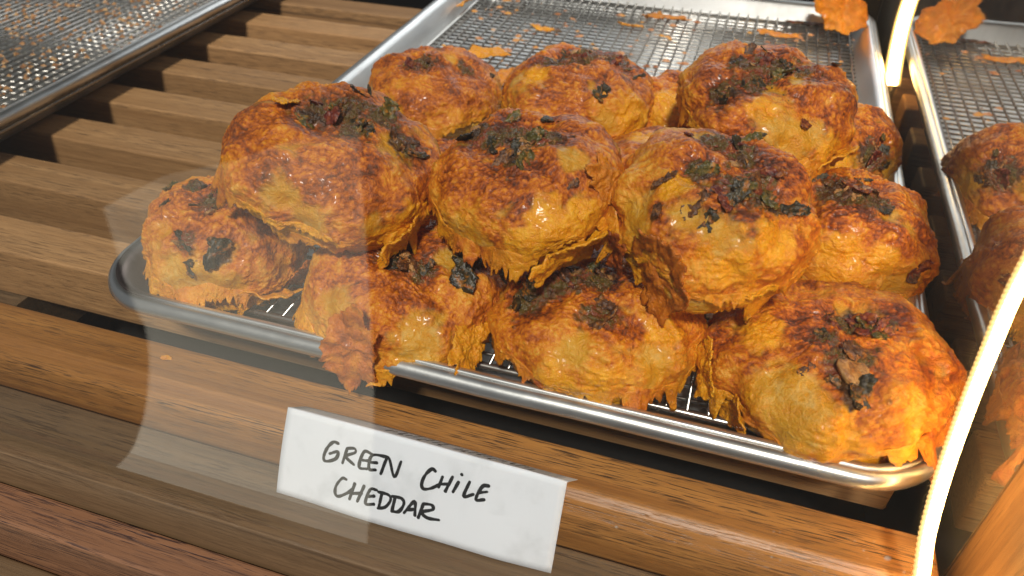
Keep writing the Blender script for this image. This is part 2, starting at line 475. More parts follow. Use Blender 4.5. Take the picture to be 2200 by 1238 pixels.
def flake_mesh(name, R, seed, mat_attrs, spikes=1.0, stretch=(1, 1), nr=16, na=150, bend=.25):
    th = np.linspace(0, 2*np.pi, na, endpoint=False); s = np.linspace(.02, 1, nr)
    S, T = np.meshgrid(s, th, indexing='ij'); S, T = S.ravel(), T.ravel()
    c = np.c_[np.cos(T), np.sin(T), np.full(T.size, seed*3.7)]
    low = 1+.38*noise(c*.9)+.30*noise(c*np.array([2.3, 2.3, 1])+9); part = .25+.9*sstep(-.25, .45, noise(c*1.3+21)); hi = 1 + spikes*part*(.16*noise(c*np.array([3, 3, 1])) + .15*noise(c*np.array([9, 9, 1])) + .14*noise(c*np.array([22, 22, 1])))*S**2
    r = R*S*low*np.clip(hi, .35, 1.7)
    x, y = r*np.cos(T)*stretch[0], r*np.sin(T)*stretch[1]
    z = R*(1.5*bend*(S**2)*noise(c*.8+5) + .13*noise(np.c_[x, y, x*0+seed]/R*2.2) + .06*noise(np.c_[x, y, x*0+seed]/R*5) + .04*noise(np.c_[x, y, x*0+seed]/R*11))
    P = np.c_[x, y, z]; N = grid_normals(P, na, nr, True)
    if N[:, 2].mean() < 0: N = -N
    V, F = sheet_solid(P, na, nr, max(.0006, R*.05), N, True)
    me = bpy.data.meshes.new(name); me.from_pydata([tuple(p) for p in V], [], F)
    me.polygons.foreach_set('use_smooth', [True]*len(me.polygons))
    me.materials.append(M_BUN)
    n = len(V)
    v = np.asarray(V)
    for k in ('crust', 'topping', 'melt', 'brown', 'tone'):
        val = mat_attrs.get(k, 0.0)
        a = np.full(n, val, float)
        if k == 'brown': a = a + .28*noise(v*260+seed)
        attr(me, k, np.clip(a, 0, 1))
    return me

def basis(N, ang):
    N = Vector(N).normalized()
    a = Vector((0, 0, 1)) if abs(N.z) < .9 else Vector((1, 0, 0))
    U = a.cross(N).normalized(); V = N.cross(U)
    X = math.cos(ang)*U + math.sin(ang)*V
    Y = N.cross(X)
    return Matrix((X, Y, N)).transposed()

def make_bun(key, x, y, z, R, H, label, seed, tops, pieces, bare=(), melts=(), flakes=(), tilt=(0, 0), ell=1.0, brown=0., hero=True, skirt=1.0, tone=0.):
    rnd = random.Random(seed); off = seed*13.37
    if tilt == (0, 0): tilt = (rnd.uniform(-.13, .13), rnd.uniform(-.15, .15))
    root = tag(empty('cheese_bun', (x, y, z)), label, 'bun', 'green chile cheddar buns piled on the tray')
    nu, nv = (280, 150) if hero else (150, 80)
    pr, pz = profile(nv)
    th = np.linspace(0, 2*np.pi, nu, endpoint=False)
    Z, T = np.meshgrid(pz, th, indexing='ij'); Rr, _ = np.meshgrid(pr, th, indexing='ij')
    Z, T, Rr = Z.ravel(), T.ravel(), Rr.ravel()
    ct, st_ = np.cos(T), np.sin(T)
    edge = 1 + .10*noise(np.c_[ct*1.1+off, st_*1.1, Z*0]) + .035*noise(np.c_[ct*2.7+off, st_*2.7, Z*1.5])
    P = np.c_[R*Rr*ct*edge*ell, R*Rr*st_*edge/ell, H*Z]
    rot = np.array(Euler((tilt[0], tilt[1], 0)).to_matrix())
    P = (P - [0, 0, H*.4]) @ rot.T + [0, 0, H*.4]
    N = grid_normals(P, nu, nv, True)
    if (N*(P-P.mean(0))).sum(1).mean() < 0: N = -N
    mm = P*1000 + off
    Wd = P + [x, y, z]
    # masks
    hb = .30 + .16*noise(np.c_[ct*1.6+off, st_*1.6, Z*0+3]) + .07*noise(np.c_[ct*6+off, st_*6, Z*0]) + .03*noise(np.c_[ct*18+off, st_*18, Z*0])
    crust = sstep(-.025, .03, Z-hb)
    win = noise(mm/15+41)+.35*noise(mm/5)
    crust *= 1-.8*sstep(.35, .75, win)
    bmask = np.zeros(len(P))
    for px, py, rr in bare:
        d = np.linalg.norm(Wd-Wd[nearest(Wd, N, px, py)], axis=1)*1000
        bmask = np.maximum(bmask, sstep(1.25, .55, d/rr*(1+.55*noise(mm/6)+.25*noise(mm/2))))
    crust *= 1-.85*bmask
    melt = sstep(.28, .5, noise(mm/13+77)+.3*noise(mm/4))*sstep(.75, .3, Z)*.85
    for px, py, rr in melts:
        d = np.linalg.norm(Wd-Wd[nearest(Wd, N, px, py)], axis=1)*1000
        melt = np.maximum(melt, sstep(1.0, .6, d/rr*(1+.45*noise(mm/4))))
    melt *= (1-bmask)
    top = np.zeros(len(P))
    for px, py, rr in tops:
        d = np.linalg.norm(Wd-Wd[nearest(Wd, N, px, py)], axis=1)*1000
        top = np.maximum(top, sstep(1.0, .6, d/rr*(1+.55*noise(mm/4)+.3*noise(mm/1.7))))
    halo = np.zeros(len(P))
    for px, py, rr in tops:
        d = np.linalg.norm(Wd-Wd[nearest(Wd, N, px, py)], axis=1)*1000
        halo = np.maximum(halo, sstep(1.9, .7, d/rr))
    # relief (mm)
    warp = np.c_[noise(mm/9), noise(mm/9+31), noise(mm/9+63)]*1.6
    lump = 4.3*fbm(mm/21, 2) + 1.4*noise(mm/8.5+71)
    bl = np.abs(noise((mm+warp)/4.2)); bl2 = np.abs(noise((mm+warp)/1.9+9))
    wr = np.abs(noise((mm+2*warp)/np.array([7.5, 2.6, 4.0])+19))
    hi = np.abs(noise(mm/.95))
    amp = .55+.9*sstep(-.3, .5, noise(mm/14+52))
    cr_rel = amp*(.85*bl + .80*wr + .75*bl2) + .34*hi
    dis = lump + crust*(.75 + cr_rel) + (1-crust)*(.22*bl + .05*bl2) + melt*.35*np.abs(noise(mm/2.6+5))
    dis += top*(1.3*fbm(mm/4.5+3, 2) + 1.5*np.abs(noise(mm/2.8)) + .45*hi) - 1.9*halo
    dis *= sstep(.02, .12, Z)
    Pn = P + N*(dis/1000)[:, None]
    Nn = grid_normals(Pn, nu, nv, True)
    if (Nn*(Pn-Pn.mean(0))).sum(1).mean() < 0: Nn = -Nn
    brw = .355 - .30*(bl-.25) - .34*(wr-.25) - .50*(bl2-.25) - .36*(hi-.25) + .36*noise(mm/16+5) + .14*noise(mm/6+15) + .18*halo + brown + .15*sstep(.5, 1., Z)
    F = grid_faces(nu, nv, True) + [tuple(range(nu))[::-1]]
    body = mesh_obj('crust', Pn, F, M_BUN, root)
    tn = np.clip(.5*noise(mm/20+90)+tone, 0, 1)
    for k, a in (('crust', crust), ('topping', top), ('melt', melt), ('brown', np.clip(brw, 0, 1)), ('tone', tn)):
        attr(body.data, k, a)
    # ragged cheese lip at the crust's edge and a melted, frilly foot of cheese lower down
    G = Pn.reshape(nv, nu, 3); NG = Nn.reshape(nv, nu, 3); Zg = Z.reshape(nv, nu); Hg = hb.reshape(nv, nu)
    ker = np.ones(9)/9
    def smooth(A): return np.stack([np.convolve(np.r_[A[-4:, c], A[:, c], A[:4, c]], ker, 'valid') for c in range(3)], 1)
    def lip(name, level, lmin, lmax, bias, lift0, droop, thick, melt0, so, blobby=False):
        ns = 900
        ti = np.linspace(0, nu, ns, endpoint=False); i0 = ti.astype(int) % nu; i1 = (i0+1) % nu; fr = (ti-np.floor(ti))[:, None]
        jb = np.argmax(Zg > level, axis=0)
        ar = np.arange(nu)
        base = G[jb, ar]; bn = NG[jb, ar]; dn = G[np.maximum(jb-3, 0), ar] - base
        def lerp(A): return A[i0]*(1-fr)+A[i1]*fr
        base, bn, dn = lerp(smooth(base)), lerp(smooth(bn)), lerp(smooth(dn))
        bn /= np.linalg.norm(bn, axis=1)[:, None]; dn /= np.linalg.norm(dn, axis=1)[:, None]+1e-9
        a = ti/nu*2*np.pi; cs = np.c_[np.cos(a), np.sin(a), np.zeros(ns)] ; oo = off+so
        low = noise(cs*1.7+oo+8)+.5*noise(cs*4+oo)
        L = lmin + lmax*skirt*np.clip(low+bias, 0, 1.2)
        jag = 1 + .60*noise(cs*9+oo) + .60*noise(cs*21+oo) + .32*noise(cs*48+oo)
        if blobby: jag = 1 + .75*noise(cs*5+oo) + .5*noise(cs*13+oo) + .24*noise(cs*31+oo)
        L = L*np.clip(jag, .12, 2.0)
        lift = lift0+.30*noise(cs*2.3+oo+4)+.25*noise(cs*9+oo)
        dr = dn*.8 + bn*np.clip(lift, .05, 1.6)[:, None] + np.cross(bn, dn)*(.4*noise(cs*8+oo))[:, None]
        dr /= np.linalg.norm(dr, axis=1)[:, None]
        m = 9; rows = []
        for q in range(m):
            t = q/(m-1)
            rows.append(base - bn*.0005*(1-t) - dn*.0012*(1-t) + dr*(L*t)[:, None] + np.array([0, 0, -1])*(droop*L*t*t)[:, None]
                        + bn*(t*(.0006*noise(cs*9+t*2+oo)+.0010*noise(cs*16+t*5+oo)))[:, None])
        S = np.concatenate(rows); SN = grid_normals(S, ns, m, True)
        if (SN*np.tile(bn, (m, 1))).sum() < 0: SN = -SN
        V, Fs = sheet_solid(S, ns, m, thick, SN, True)
        zmin = (.0162-z) if z < .02 else -.02
        V = np.asarray(V); V[:, 2] = np.maximum(V[:, 2], zmin)
        lo = mesh_obj(name, V, Fs, M_BUN, root)
        sv = V*1000+oo
        mel = np.clip(melt0+1.0*noise(np.tile(cs, (2*m, 1))*2.1+oo+2), 0, 1)
        for k, vv in (('crust', np.ones(len(V))), ('topping', np.zeros(len(V))), ('melt', mel),
                      ('brown', np.clip(.36+.35*noise(sv/3)+.2*noise(sv/9), 0, 1)), ('tone', np.full(len(V), .3))):
            attr(lo.data, k, vv)
    if skirt:
        lip('cheese_lip', Hg+.02, .0012, .0125 if z < .02 else .0095, .12, .85, .30, .0007, .55, 0.)
        if hero:
            lip('cheese_foot', .09+.05*noise(np.c_[np.cos(th)*2+off, np.sin(th)*2, th*0])[None, :], .0015, .0150 if z < .02 else .0075, .30, 1.05, .18, .0013, .95, 5.5, True)
    # chile pieces
    for (px, py, kd, size, *rest) in pieces:
        i = nearest(Pn+[x, y, z], Nn, px, py)
        p, n = Pn[i], Nn[i]
        ang = rest[0] if rest else rnd.uniform(0, 6.28)
        nn = Vector(n) + Vector((rnd.uniform(-.35, .35), rnd.uniform(-.35, .35), rnd.uniform(-.2, .2)))
        kk = rnd.randrange(14) if kd != 't' else 14+rnd.randrange(4)
        o = bpy.data.objects.new('chile_piece' if kd != 't' else 'garlic_piece', chip(kd, kk)); COL.objects.link(o); o.parent = root
        sc = size/2150
        o.matrix_local = Matrix.Translation(Vector(p + n*(-.0004 if kd != 't' else -.0014))) @ basis(nn, ang).to_4x4() @ Matrix.Diagonal((sc, sc*(1.15 if kd != 't' else 1), sc*.65, 1))
    # filler bits over the topping area
    idx = np.where(top > .75)[0]
    if len(idx):
        for q in range(min(15, 4+3*len(tops)) if hero else 4):
            i = idx[rnd.randrange(len(idx))]
            kd = rnd.choice('kbbbggrtt')
            o = bpy.data.objects.new('chile_piece', chip(kd, rnd.randrange(14))); COL.objects.link(o); o.parent = root
            sc = rnd.uniform(1.6, 4.2)/1000
            nn = Vector(Nn[i]) + Vector((rnd.uniform(-.5, .5), rnd.uniform(-.5, .5), rnd.uniform(-.3, .3)))
            o.matrix_local = Matrix.Translation(Vector(Pn[i]-Nn[i]*.0008)) @ basis(nn, rnd.uniform(0, 6.28)).to_4x4() @ Matrix.Diagonal((sc, sc, sc*.8, 1))
    for (px, py, size, melt_, brown_, str_, angd, outw, *own) in flakes:
        i = nearest(Pn+[x, y, z], Nn, px, py)
        p, n = Pn[i], Nn[i]
        me = flake_mesh('cheese_flake', size/2000, seed+px*.01, dict(crust=1, melt=melt_, brown=brown_, tone=.3), 1.1, str_)
        o = bpy.data.objects.new('cheese_flake', me); COL.objects.link(o); o.parent = root
        o.matrix_local = Matrix.Translation(Vector(p+n*outw/1000)) @ basis(Vector(own[0]) if own else Vector(n), math.radians(angd)).to_4x4()
    return root

# hidden or half-hidden buns of the lower layer first
make_bun('K1', .1266, .1172, .0166, .0335, .0330, 'bun almost hidden beneath the middle of the pile, orange edge showing', 31, [(1000, 300, 5)], [], hero=False)
make_bun('K2', .2140, .1500, .0166, .0375, .0340, 'bun almost hidden under the two right upper buns', 32, [], [], melts=[(1400, 300, 14)], hero=False)
make_bun('H3', .2112, .2200, .0166, .0290, .0355, 'small yellow-sided bun showing between two back buns', 33, [], [], melts=[(1430, 230, 14)], brown=-.05)
make_bun('F', .2955, .2134, .0166, .0320, .0335, 'half-hidden bun with a burnt red chile strip against the tray end', 6,
         [(1880, 335, 10)], [(1885, 330, 'k', 13, 1.2), (1870, 350, 'r', 14, 1.3), (1892, 312, 't', 7), (1900, 350, 'k', 9)], bare=[(1910, 370, 9)], melts=[(1780, 350, 12)])
make_bun('H1', .0707, .2115, .0166, .0388, .0330, 'golden bun at the back left of the pile with few toppings', 11,
         [(900, 140, 10), (1000, 150, 6)], [(885, 140, 'r', 10), (925, 135, 'b', 8), (940, 150, 'k', 5), (1055, 165, 'k', 8), (870, 150, 'b', 8)], brown=-.04, tone=.5)
make_bun('H2', .1609, .2005, .0290, .0408, .0357, 'back middle bun with one square green chile piece on its side', 12,
         [(1240, 125, 12), (1320, 125, 12), (1190, 130, 8)], [(1292, 196, 'k', 11, .5), (1285, 205, 'g', 9, .6), (1210, 120, 'k', 9), (1320, 140, 'r', 14, .8), (1370, 165, 'k', 10), (1265, 112, 'g', 10), (1345, 150, 'g', 9)], melts=[(1360, 250, 13), (1150, 165, 8)], bare=[(1300, 265, 7)], tone=.3)
make_bun('E', .2985, .1255, .0166, .0318, .0400, 'right-hand bun with dark red toppings beside the pan wall', 5,
         [(1800, 410, 11), (1850, 425, 10), (1890, 440, 7)], [(1840, 405, 'r', 16, .4), (1900, 450, 'k', 9), (1760, 385, 'k', 9), (1855, 385, 'k', 8), (1800, 430, 'b', 14), (1780, 400, 'b', 12), (1975, 580, 'r', 12, .9), (1965, 590, 'b', 8)],
         bare=[(1930, 610, 7)], brown=-.10, melts=[(1900, 560, 8), (1800, 560, 12)])
make_bun('A', .0453, .0425, .0166, .0318, .0370, 'bun at the left end with large black-green chile patches', 1,
         [(470, 545, 5), (455, 440, 6), (395, 520, 5), (420, 400, 5)], [(468, 545, 'k', 15, .3), (455, 530, 'k', 9, 1.4), (450, 440, 'k', 17, .2), (480, 435, 'k', 12), (395, 515, 'k', 13, 1.0), (348, 440, 'k', 10), (410, 578, 'k', 8, 1.3), (365, 400, 'g', 10), (430, 560, 't', 7)],
         bare=[(430, 610, 11), (380, 590, 8), (490, 615, 8)], flakes=[(530, 655, 30, .75, .3, (1.3, .7), 0, 1), (640, 600, 22, .1, .5, (.8, 1.2), 20, 3)], tone=.6, brown=-.08, skirt=.7)
make_bun('B', .1303, .0360, .0166, .0366, .0305, 'front bun with a tall charred chile piece and ribbed crust', 2,
         [(860, 560, 7), (905, 580, 6), (985, 590, 5), (1010, 560, 6)], [(985, 592, 'k', 17, 1.2), (1000, 575, 'k', 13, 1.0), (912, 585, 'k', 12), (880, 570, 'b', 14), (858, 552, 't', 9), (845, 565, 'k', 9), (830, 560, 'b', 9)],
         bare=[(910, 745, 10), (720, 650, 7), (960, 560, 5)], melts=[(900, 760, 9), (1010, 740, 7)],
         flakes=[(764, 745, 25, .05, .42, (1.35, .75), 90, 3.0), (1000, 745, 24, .8, .3, (1.2, .7), 10, 3)], tone=.4, brown=-.12)
make_bun('C', .2070, .0440, .0166, .0378, .0312, 'front middle bun with a long dark brown chile smear', 3,
         [(1130, 640, 8), (1200, 610, 10), (1270, 600, 9), (1290, 680, 8), (1240, 590, 8)], [(1105, 655, 'k', 12, .6), (1140, 622, 'k', 13, .1), (1230, 595, 'b', 15), (1285, 585, 'g', 10), (1300, 690, 'b', 14), (1290, 655, 'b', 12), (1120, 605, 'k', 6), (1320, 600, 't', 8), (1270, 700, 'b', 10)],
         bare=[(1230, 760, 6), (1410, 780, 9)], melts=[(1200, 830, 10), (1300, 830, 10), (1420, 720, 8)],
         brown=-.06)
make_bun('D', .2892, .0478, .0166, .0425, .0310, 'largest front right bun with red and green chile around a garlic bulb', 4,
         [(1830, 690, 8), (1890, 700, 7), (1840, 770, 9), (1830, 830, 7), (1780, 730, 5), (1800, 790, 5)],
         [(1830, 690, 'r', 17, .3), (1850, 700, 'r', 12), (1795, 700, 'r', 9), (1872, 705, 'g', 13, .9), (1905, 708, 'r', 9), (1915, 715, 'k', 9), (1850, 765, 'b', 14), (1832, 800, 't', 14, 1.2), (1845, 790, 't', 9), (1800, 832, 'k', 10), (1858, 845, 'k', 13, 1.5), (1840, 850, 'k', 9), (1735, 795, 'b', 7), (1760, 720, 'k', 7)],
         bare=[(1700, 870, 12), (1660, 820, 6)], melts=[(1790, 930, 10), (1620, 860, 6), (1640, 720, 9)],
         flakes=[(1525, 800, 18, .95, .3, (1, 1.1), 60, 3), (1590, 890, 17, .8, .3, (1.2, .8), 10, 2)], brown=-.06, tone=.3)
make_bun('G1', .0972, .0547, .0585, .0402, .0310, 'largest upper left bun with a broad band of chile along its top', 21,
         [(690, 240, 9), (750, 235, 10), (820, 250, 10), (870, 300, 8), (760, 280, 7)],
         [(893, 328, 'k', 12, 1.3), (770, 197, 'k', 9, 1.5), (800, 205, 'k', 10), (755, 262, 'k', 14, .8), (686, 222, 'r', 10), (705, 255, 'r', 13), (655, 265, 'g', 12), (830, 245, 'g', 13), (850, 290, 'b', 12), (790, 290, 'k', 8), (880, 300, 'b', 9), (730, 235, 'b', 12)],
         bare=[(850, 320, 7), (660, 480, 8), (600, 420, 6)], melts=[(830, 510, 10), (870, 470, 8)],
         flakes=[(612, 225, 11, .95, .2, (.7, 1.3), 80, 1.5), (870, 510, 30, .85, .3, (1.1, .8), 0, 2.5)], tone=.6, tilt=(.05, .28))
make_bun('G2', .1717, .0659, .0590, .0352, .0295, 'upper middle bun, second from the left of the top layer, chile on its crown', 22,
         [(1060, 295, 9), (1120, 290, 10), (1170, 290, 8), (1110, 335, 8), (1020, 280, 7)],
         [(998, 300, 'k', 14, .9), (1020, 272, 't', 9), (1122, 320, 't', 11, 1.4), (1108, 330, 'k', 12, 1.4), (1148, 305, 'g', 13, 1.2), (1060, 312, 'k', 12), (1090, 260, 'g', 12), (1185, 262, 'k', 9), (1222, 405, 'b', 9, .2), (1130, 345, 'g', 10), (1085, 345, 'b', 10)],
         bare=[(1000, 515, 11), (1035, 525, 8)], melts=[(1180, 490, 12), (1250, 470, 10), (1120, 520, 8)],
         flakes=[(1240, 525, 30, .95, .25, (1.3, .6), 10, 2.5), (1310, 400, 20, .3, .45, (.7, 1.2), 30, 1)], brown=-.02)
make_bun('G3', .2410, .0610, .0565, .0342, .0380, 'upper right bun with olive chile leaf ending in a black tip', 23,
         [(1540, 300, 8), (1590, 320, 8), (1590, 400, 9), (1650, 420, 8), (1640, 375, 7), (1510, 365, 6)],
         [(1592, 322, 'k', 12, 1.5), (1574, 346, 't', 8), (1510, 368, 'g', 12, .2), (1600, 300, 'g', 13), (1480, 288, 'r', 8), (1640, 376, 'r', 16, .5), (1578, 425, 'k', 14, 1.4), (1590, 418, 'g', 13, 1.3), (1550, 425, 'r', 11, 1.1), (1650, 425, 'g', 15, .6), (1700, 455, 'k', 12, .5), (1496, 440, 'b', 12, 1.2), (1521, 480, 'k', 10, 1.4), (1415, 442, 'b', 12, .3), (1430, 385, 'b', 10), (1435, 547, 'k', 6), (1560, 385, 'r', 8), (1620, 290, 'k', 9)],
         bare=[(1480, 470, 6), (1540, 500, 7), (1370, 470, 8)], melts=[(1560, 560, 12), (1660, 520, 9), (1450, 400, 7)],
         flakes=[(1425, 590, 32, .12, .5, (1.25, .8), 80, 1.2), (1345, 540, 16, .0, .66, (1.3, .7), 70, 4)], brown=-.08)
make_bun('G4', .2539, .1630, .0565, .0384, .0330, 'back right upper bun with a round black speck on its side', 24,
         [(1600, 140, 9), (1660, 140, 10), (1720, 150, 9), (1560, 190, 8), (1620, 175, 8)],
         [(1610, 112, 'b', 10), (1650, 112, 'k', 9), (1700, 135, 'k', 10), (1792, 137, 'k', 9, 1.2), (1690, 155, 'g', 13), (1622, 180, 'k', 10), (1580, 185, 'k', 9), (1690, 213, 'k', 6), (1548, 212, 'k', 13, .2), (1728, 260, 'r', 11, .1), (1500, 226, 't', 6), (1640, 135, 'r', 10), (1670, 170, 'g', 12)],
         bare=[(1690, 300, 13), (1730, 290, 8)], melts=[(1770, 330, 10), (1640, 240, 8)], flakes=[(1780, 345, 26, .95, .2, (1.3, .7), 10, 1)], brown=-.02)

# ------------------------------------------------------------------ loose scraps on the rack
def scrap(name, x, y, z, size, attrs, label, cat, st=(1, 1), rot=(0, 0, 0), seed=1, grp='loose baked cheese scraps'):
    me = flake_mesh(name, size*.9/2000, seed, attrs, .75, st, 12, 110, .3)
    o = bpy.data.objects.new(name, me); COL.objects.link(o); o.location = (x, y, z); o.rotation_euler = rot
    return tag(o, label, cat, grp)
ORG = dict(crust=1, melt=.8, brown=.3); TANC = dict(crust=1, melt=.15, brown=.25, tone=1.0)
scrap('cheese_scrap', .3020, .4330, .0345, 42, dict(crust=1, melt=.55, brown=.45), 'large orange cheese crisp leaning in the back right tray corner', 'cheese', (1, .9), (math.radians(62), 0, math.radians(20)), 3)
scrap('cheese_scrap', .0702, .316, .0172, 24, ORG, 'wide orange cheese scrap behind the golden back left bun', 'cheese', (1.3, .8), (0, 0, .3), 4)
scrap('cheese_scrap', .0493, .297, .0172, 27, TANC, 'pale pinkish cheese scrap just behind the back left bun', 'cheese', (1.1, .9), (0, 0, 1), 5)
scrap('cheese_scrap', .0941, .275, .0172, 22, TANC, 'pale cheese scrap in the gap between the two back buns', 'cheese', (.9, 1.2), (0, 0, .2), 6)
scrap('cheese_scrap', .1543, .399, .0172, 15, ORG, 'small orange cheese scrap alone mid-rack behind the middle bun', 'cheese', (1.3, .8), (0, 0, -.1), 7)
scrap('cheese_scrap', .1766, .427, .0172, 26, dict(crust=1, melt=.4, brown=.4, tone=.6), 'long tan cheese scrap near the back edge of the rack', 'cheese', (1.5, .5), (0, 0, -.1), 8)
scrap('cheese_scrap', .2616, .417, .0172, 20, TANC, 'pinkish cheese shred left of the red and green chile shred', 'cheese', (1.6, .45), (0, 0, -.1), 9)
scrap('cheese_scrap', .0185, .402, .0205, 17, ORG, 'yellow cheese scrap on the wire border at the left pan wall', 'cheese', (.7, 1.3), (0, -.6, 0), 10)
scrap('cheese_scrap', .0100, .397, .0172, 9, dict(crust=1, melt=.5, brown=.5), 'small brown cheese speck stuck to the left pan wall', 'cheese', (.8, 1.2), (0, 1.0, 0), 11)
scrap('cheese_scrap', .0942, .370, .0172, 13, dict(crust=1, melt=.9, brown=.2), 'bright orange cheese bit next to a dark crumb on the rack', 'cheese', (1.3, .8), (0, 0, 0), 12)
scrap('chile_scrap', .104, .369, .0172, 7, dict(crust=1, topping=1.), 'dark chile crumb beside the bright orange cheese bit', 'chile', (1.2, .8), (0, 0, 0), 13, 'loose chile scraps')
scrap('chile_scrap', .2850, .449, .0176, 26, dict(crust=1, topping=.9, brown=.4), 'red and green chile shred near the big cheese crisp', 'chile', (1.6, .35), (0, 0, .1), 14, 'loose chile scraps')
scrap('cheese_scrap', .2567, .0150, .0122, 10, ORG, 'thin orange crumb lying on the pan floor by the front rim', 'cheese', (1.6, .5), (0, 0, -.1), 15)
scrap('cheese_scrap', .0385, -.0015, .0004, 4, ORG, 'tiny orange crumb on the front slat left of the tag', 'cheese', (1.5, .5), (0, 0, .1), 16)
# fine cheese crumbs on the back half of the rack
rc = np.random.RandomState(11)
V, F = [], []
spots = [(.07, .33), (.10, .38), (.13, .34), (.18, .40), (.24, .39), (.30, .30), (.29, .42), (.05, .40), (.20, .33)]
for k in range(240):
    cx, cy = spots[rc.randint(len(spots))]; cx += rc.normal()*.016; cy += rc.normal()*.018
    if not (.025 < cx < .318 and .27 < cy < .455): continue
    sc_ = .0006+.0026*rc.rand()**3; b0 = len(V); a0 = rc.rand()*6.28
    for q in range(6):
        a = a0+q*1.047; r = sc_*(.6+.7*rc.rand()); V.append((cx+r*math.cos(a)*1.3, cy+r*math.sin(a), .0150+.0004*rc.rand()))
    V.append((cx, cy, .0152+sc_*.55)); F += [(b0+q, b0+(q+1) % 6, b0+6) for q in range(6)] + [tuple(b0+5-q for q in range(6))]
bcc = NB('cheese_crumb'); bcc.set(Base_Color=bcc.ramp(bcc.noise(bcc.coords(seed=False), 90, 3), [(.35, (.30, .10, .03)), (.5, (.62, .30, .14)), (.62, (.70, .32, .03)), (.7, (.74, .50, .34))]), Roughness=.45)
tag(mesh_obj('cheese_crumbs', V, F, bcc.m, smooth=False), 'fine orange and pink cheese crumbs over the back of the rack', 'crumbs', kind='stuff')
# crumbs over the empty rack: too many to count
rc = np.random.RandomState(5)
V, F = [], []
for k in range(900):
    cx, cy = -.175-.22*rc.rand()**.8, .09+.25*rc.rand()
    s = .0009+.0016*rc.rand(); z0 = .0150
    b0 = len(V); a0 = rc.rand()*6.28
    for q in range(3):
        a = a0+q*2.09+rc.rand()*.5; V.append((cx+s*math.cos(a)*1.3, cy+s*math.sin(a), z0))
    V.append((cx+s*.2, cy, z0+s*.9)); F += [(b0, b0+2, b0+1), (b0, b0+1, b0+3), (b0+1, b0+2, b0+3), (b0+2, b0, b0+3)]
bc = NB('crumb'); bc.set(Base_Color=bc.ramp(bc.noise(bc.coords(seed=False), 260, 2), [(.35, (.20, .08, .03)), (.5, (.42, .2, .07)), (.65, (.55, .36, .18))]), Roughness=.6)
tag(mesh_obj('crumbs', V, F, bc.m, smooth=False), 'toasted crumbs scattered over the empty rack', 'crumbs', kind='stuff')

# ------------------------------------------------------------------ handwritten tent card
bp = NB('card_paper'); vv = bp.coords(seed=False)
pf = bp.noise(vv, 90, 5, .6); pg = bp.noise(vv, 420, 3)
bp.set(Base_Color=bp.mix(bp.ramp(pf, [(.5, (0, 0, 0)), (.75, (1, 1, 1))]), (.78, .80, .85), (.66, .68, .72)), Roughness=.75, Normal=bp.bump(pg, .1, .0003))
bp.p.inputs['Specular IOR Level'].default_value = .25
M_INK = plain('marker_ink', (.012, .012, .013), .5).m
card = tag(empty('name_card', (.105, -.0333, -.0203)), 'folded white card hand-lettered GREEN CHILE CHEDDAR propped on the front slat', 'card')
c_v = np.array([0, .0163, .0305]); c_v /= np.linalg.norm(c_v); c_n = np.array([0, -c_v[2], c_v[1]])
CW, CH = .107, .0346
nu, nv = 40, 14
U, S = np.meshgrid(np.linspace(0, 1, nu), np.linspace(0, 1, nv)); U, S = U.ravel(), S.ravel()
def card_pt(u, s):
    u = np.asarray(u, float); s = np.asarray(s, float)
    bow = .0012*np.sin(np.pi*u/CW)*(1-s/CH) + .0006*noise(np.c_[u*40, s*40, u*0])
    return np.c_[u, np.zeros_like(u), np.zeros_like(u)] + s[:, None]*c_v + bow[:, None]*c_n
P = card_pt(.0015*S**2 + U*(CW-.0015*S**2), S*CH)
V, F = sheet_solid(P, nu, nv, .0002, np.tile(c_n, (len(P), 1)))
mesh_obj('front_leaf', V, F, bp.m, card)
top_l = card_pt(np.array([.0015, CW]), np.array([CH, CH]))
bl_ = []
b_dir = np.array([0, .70, -.714])
for s in np.linspace(0, 1, 6):
    for u in np.linspace(0, 1, 20):
        p = top_l[0]*(1-u)+top_l[1]*u
        bl_.append(p + b_dir*(.0155*s) + np.array([.0022*u*s, .0, .0006*math.sin(u*5)*s]))
P2 = np.array(bl_); N2 = grid_normals(P2, 20, 6, False); N2 *= np.sign(N2[:, 2].mean())
V, F = sheet_solid(P2, 20, 6, .0002, N2); mesh_obj('back_leaf', V, F, bp.m, card)
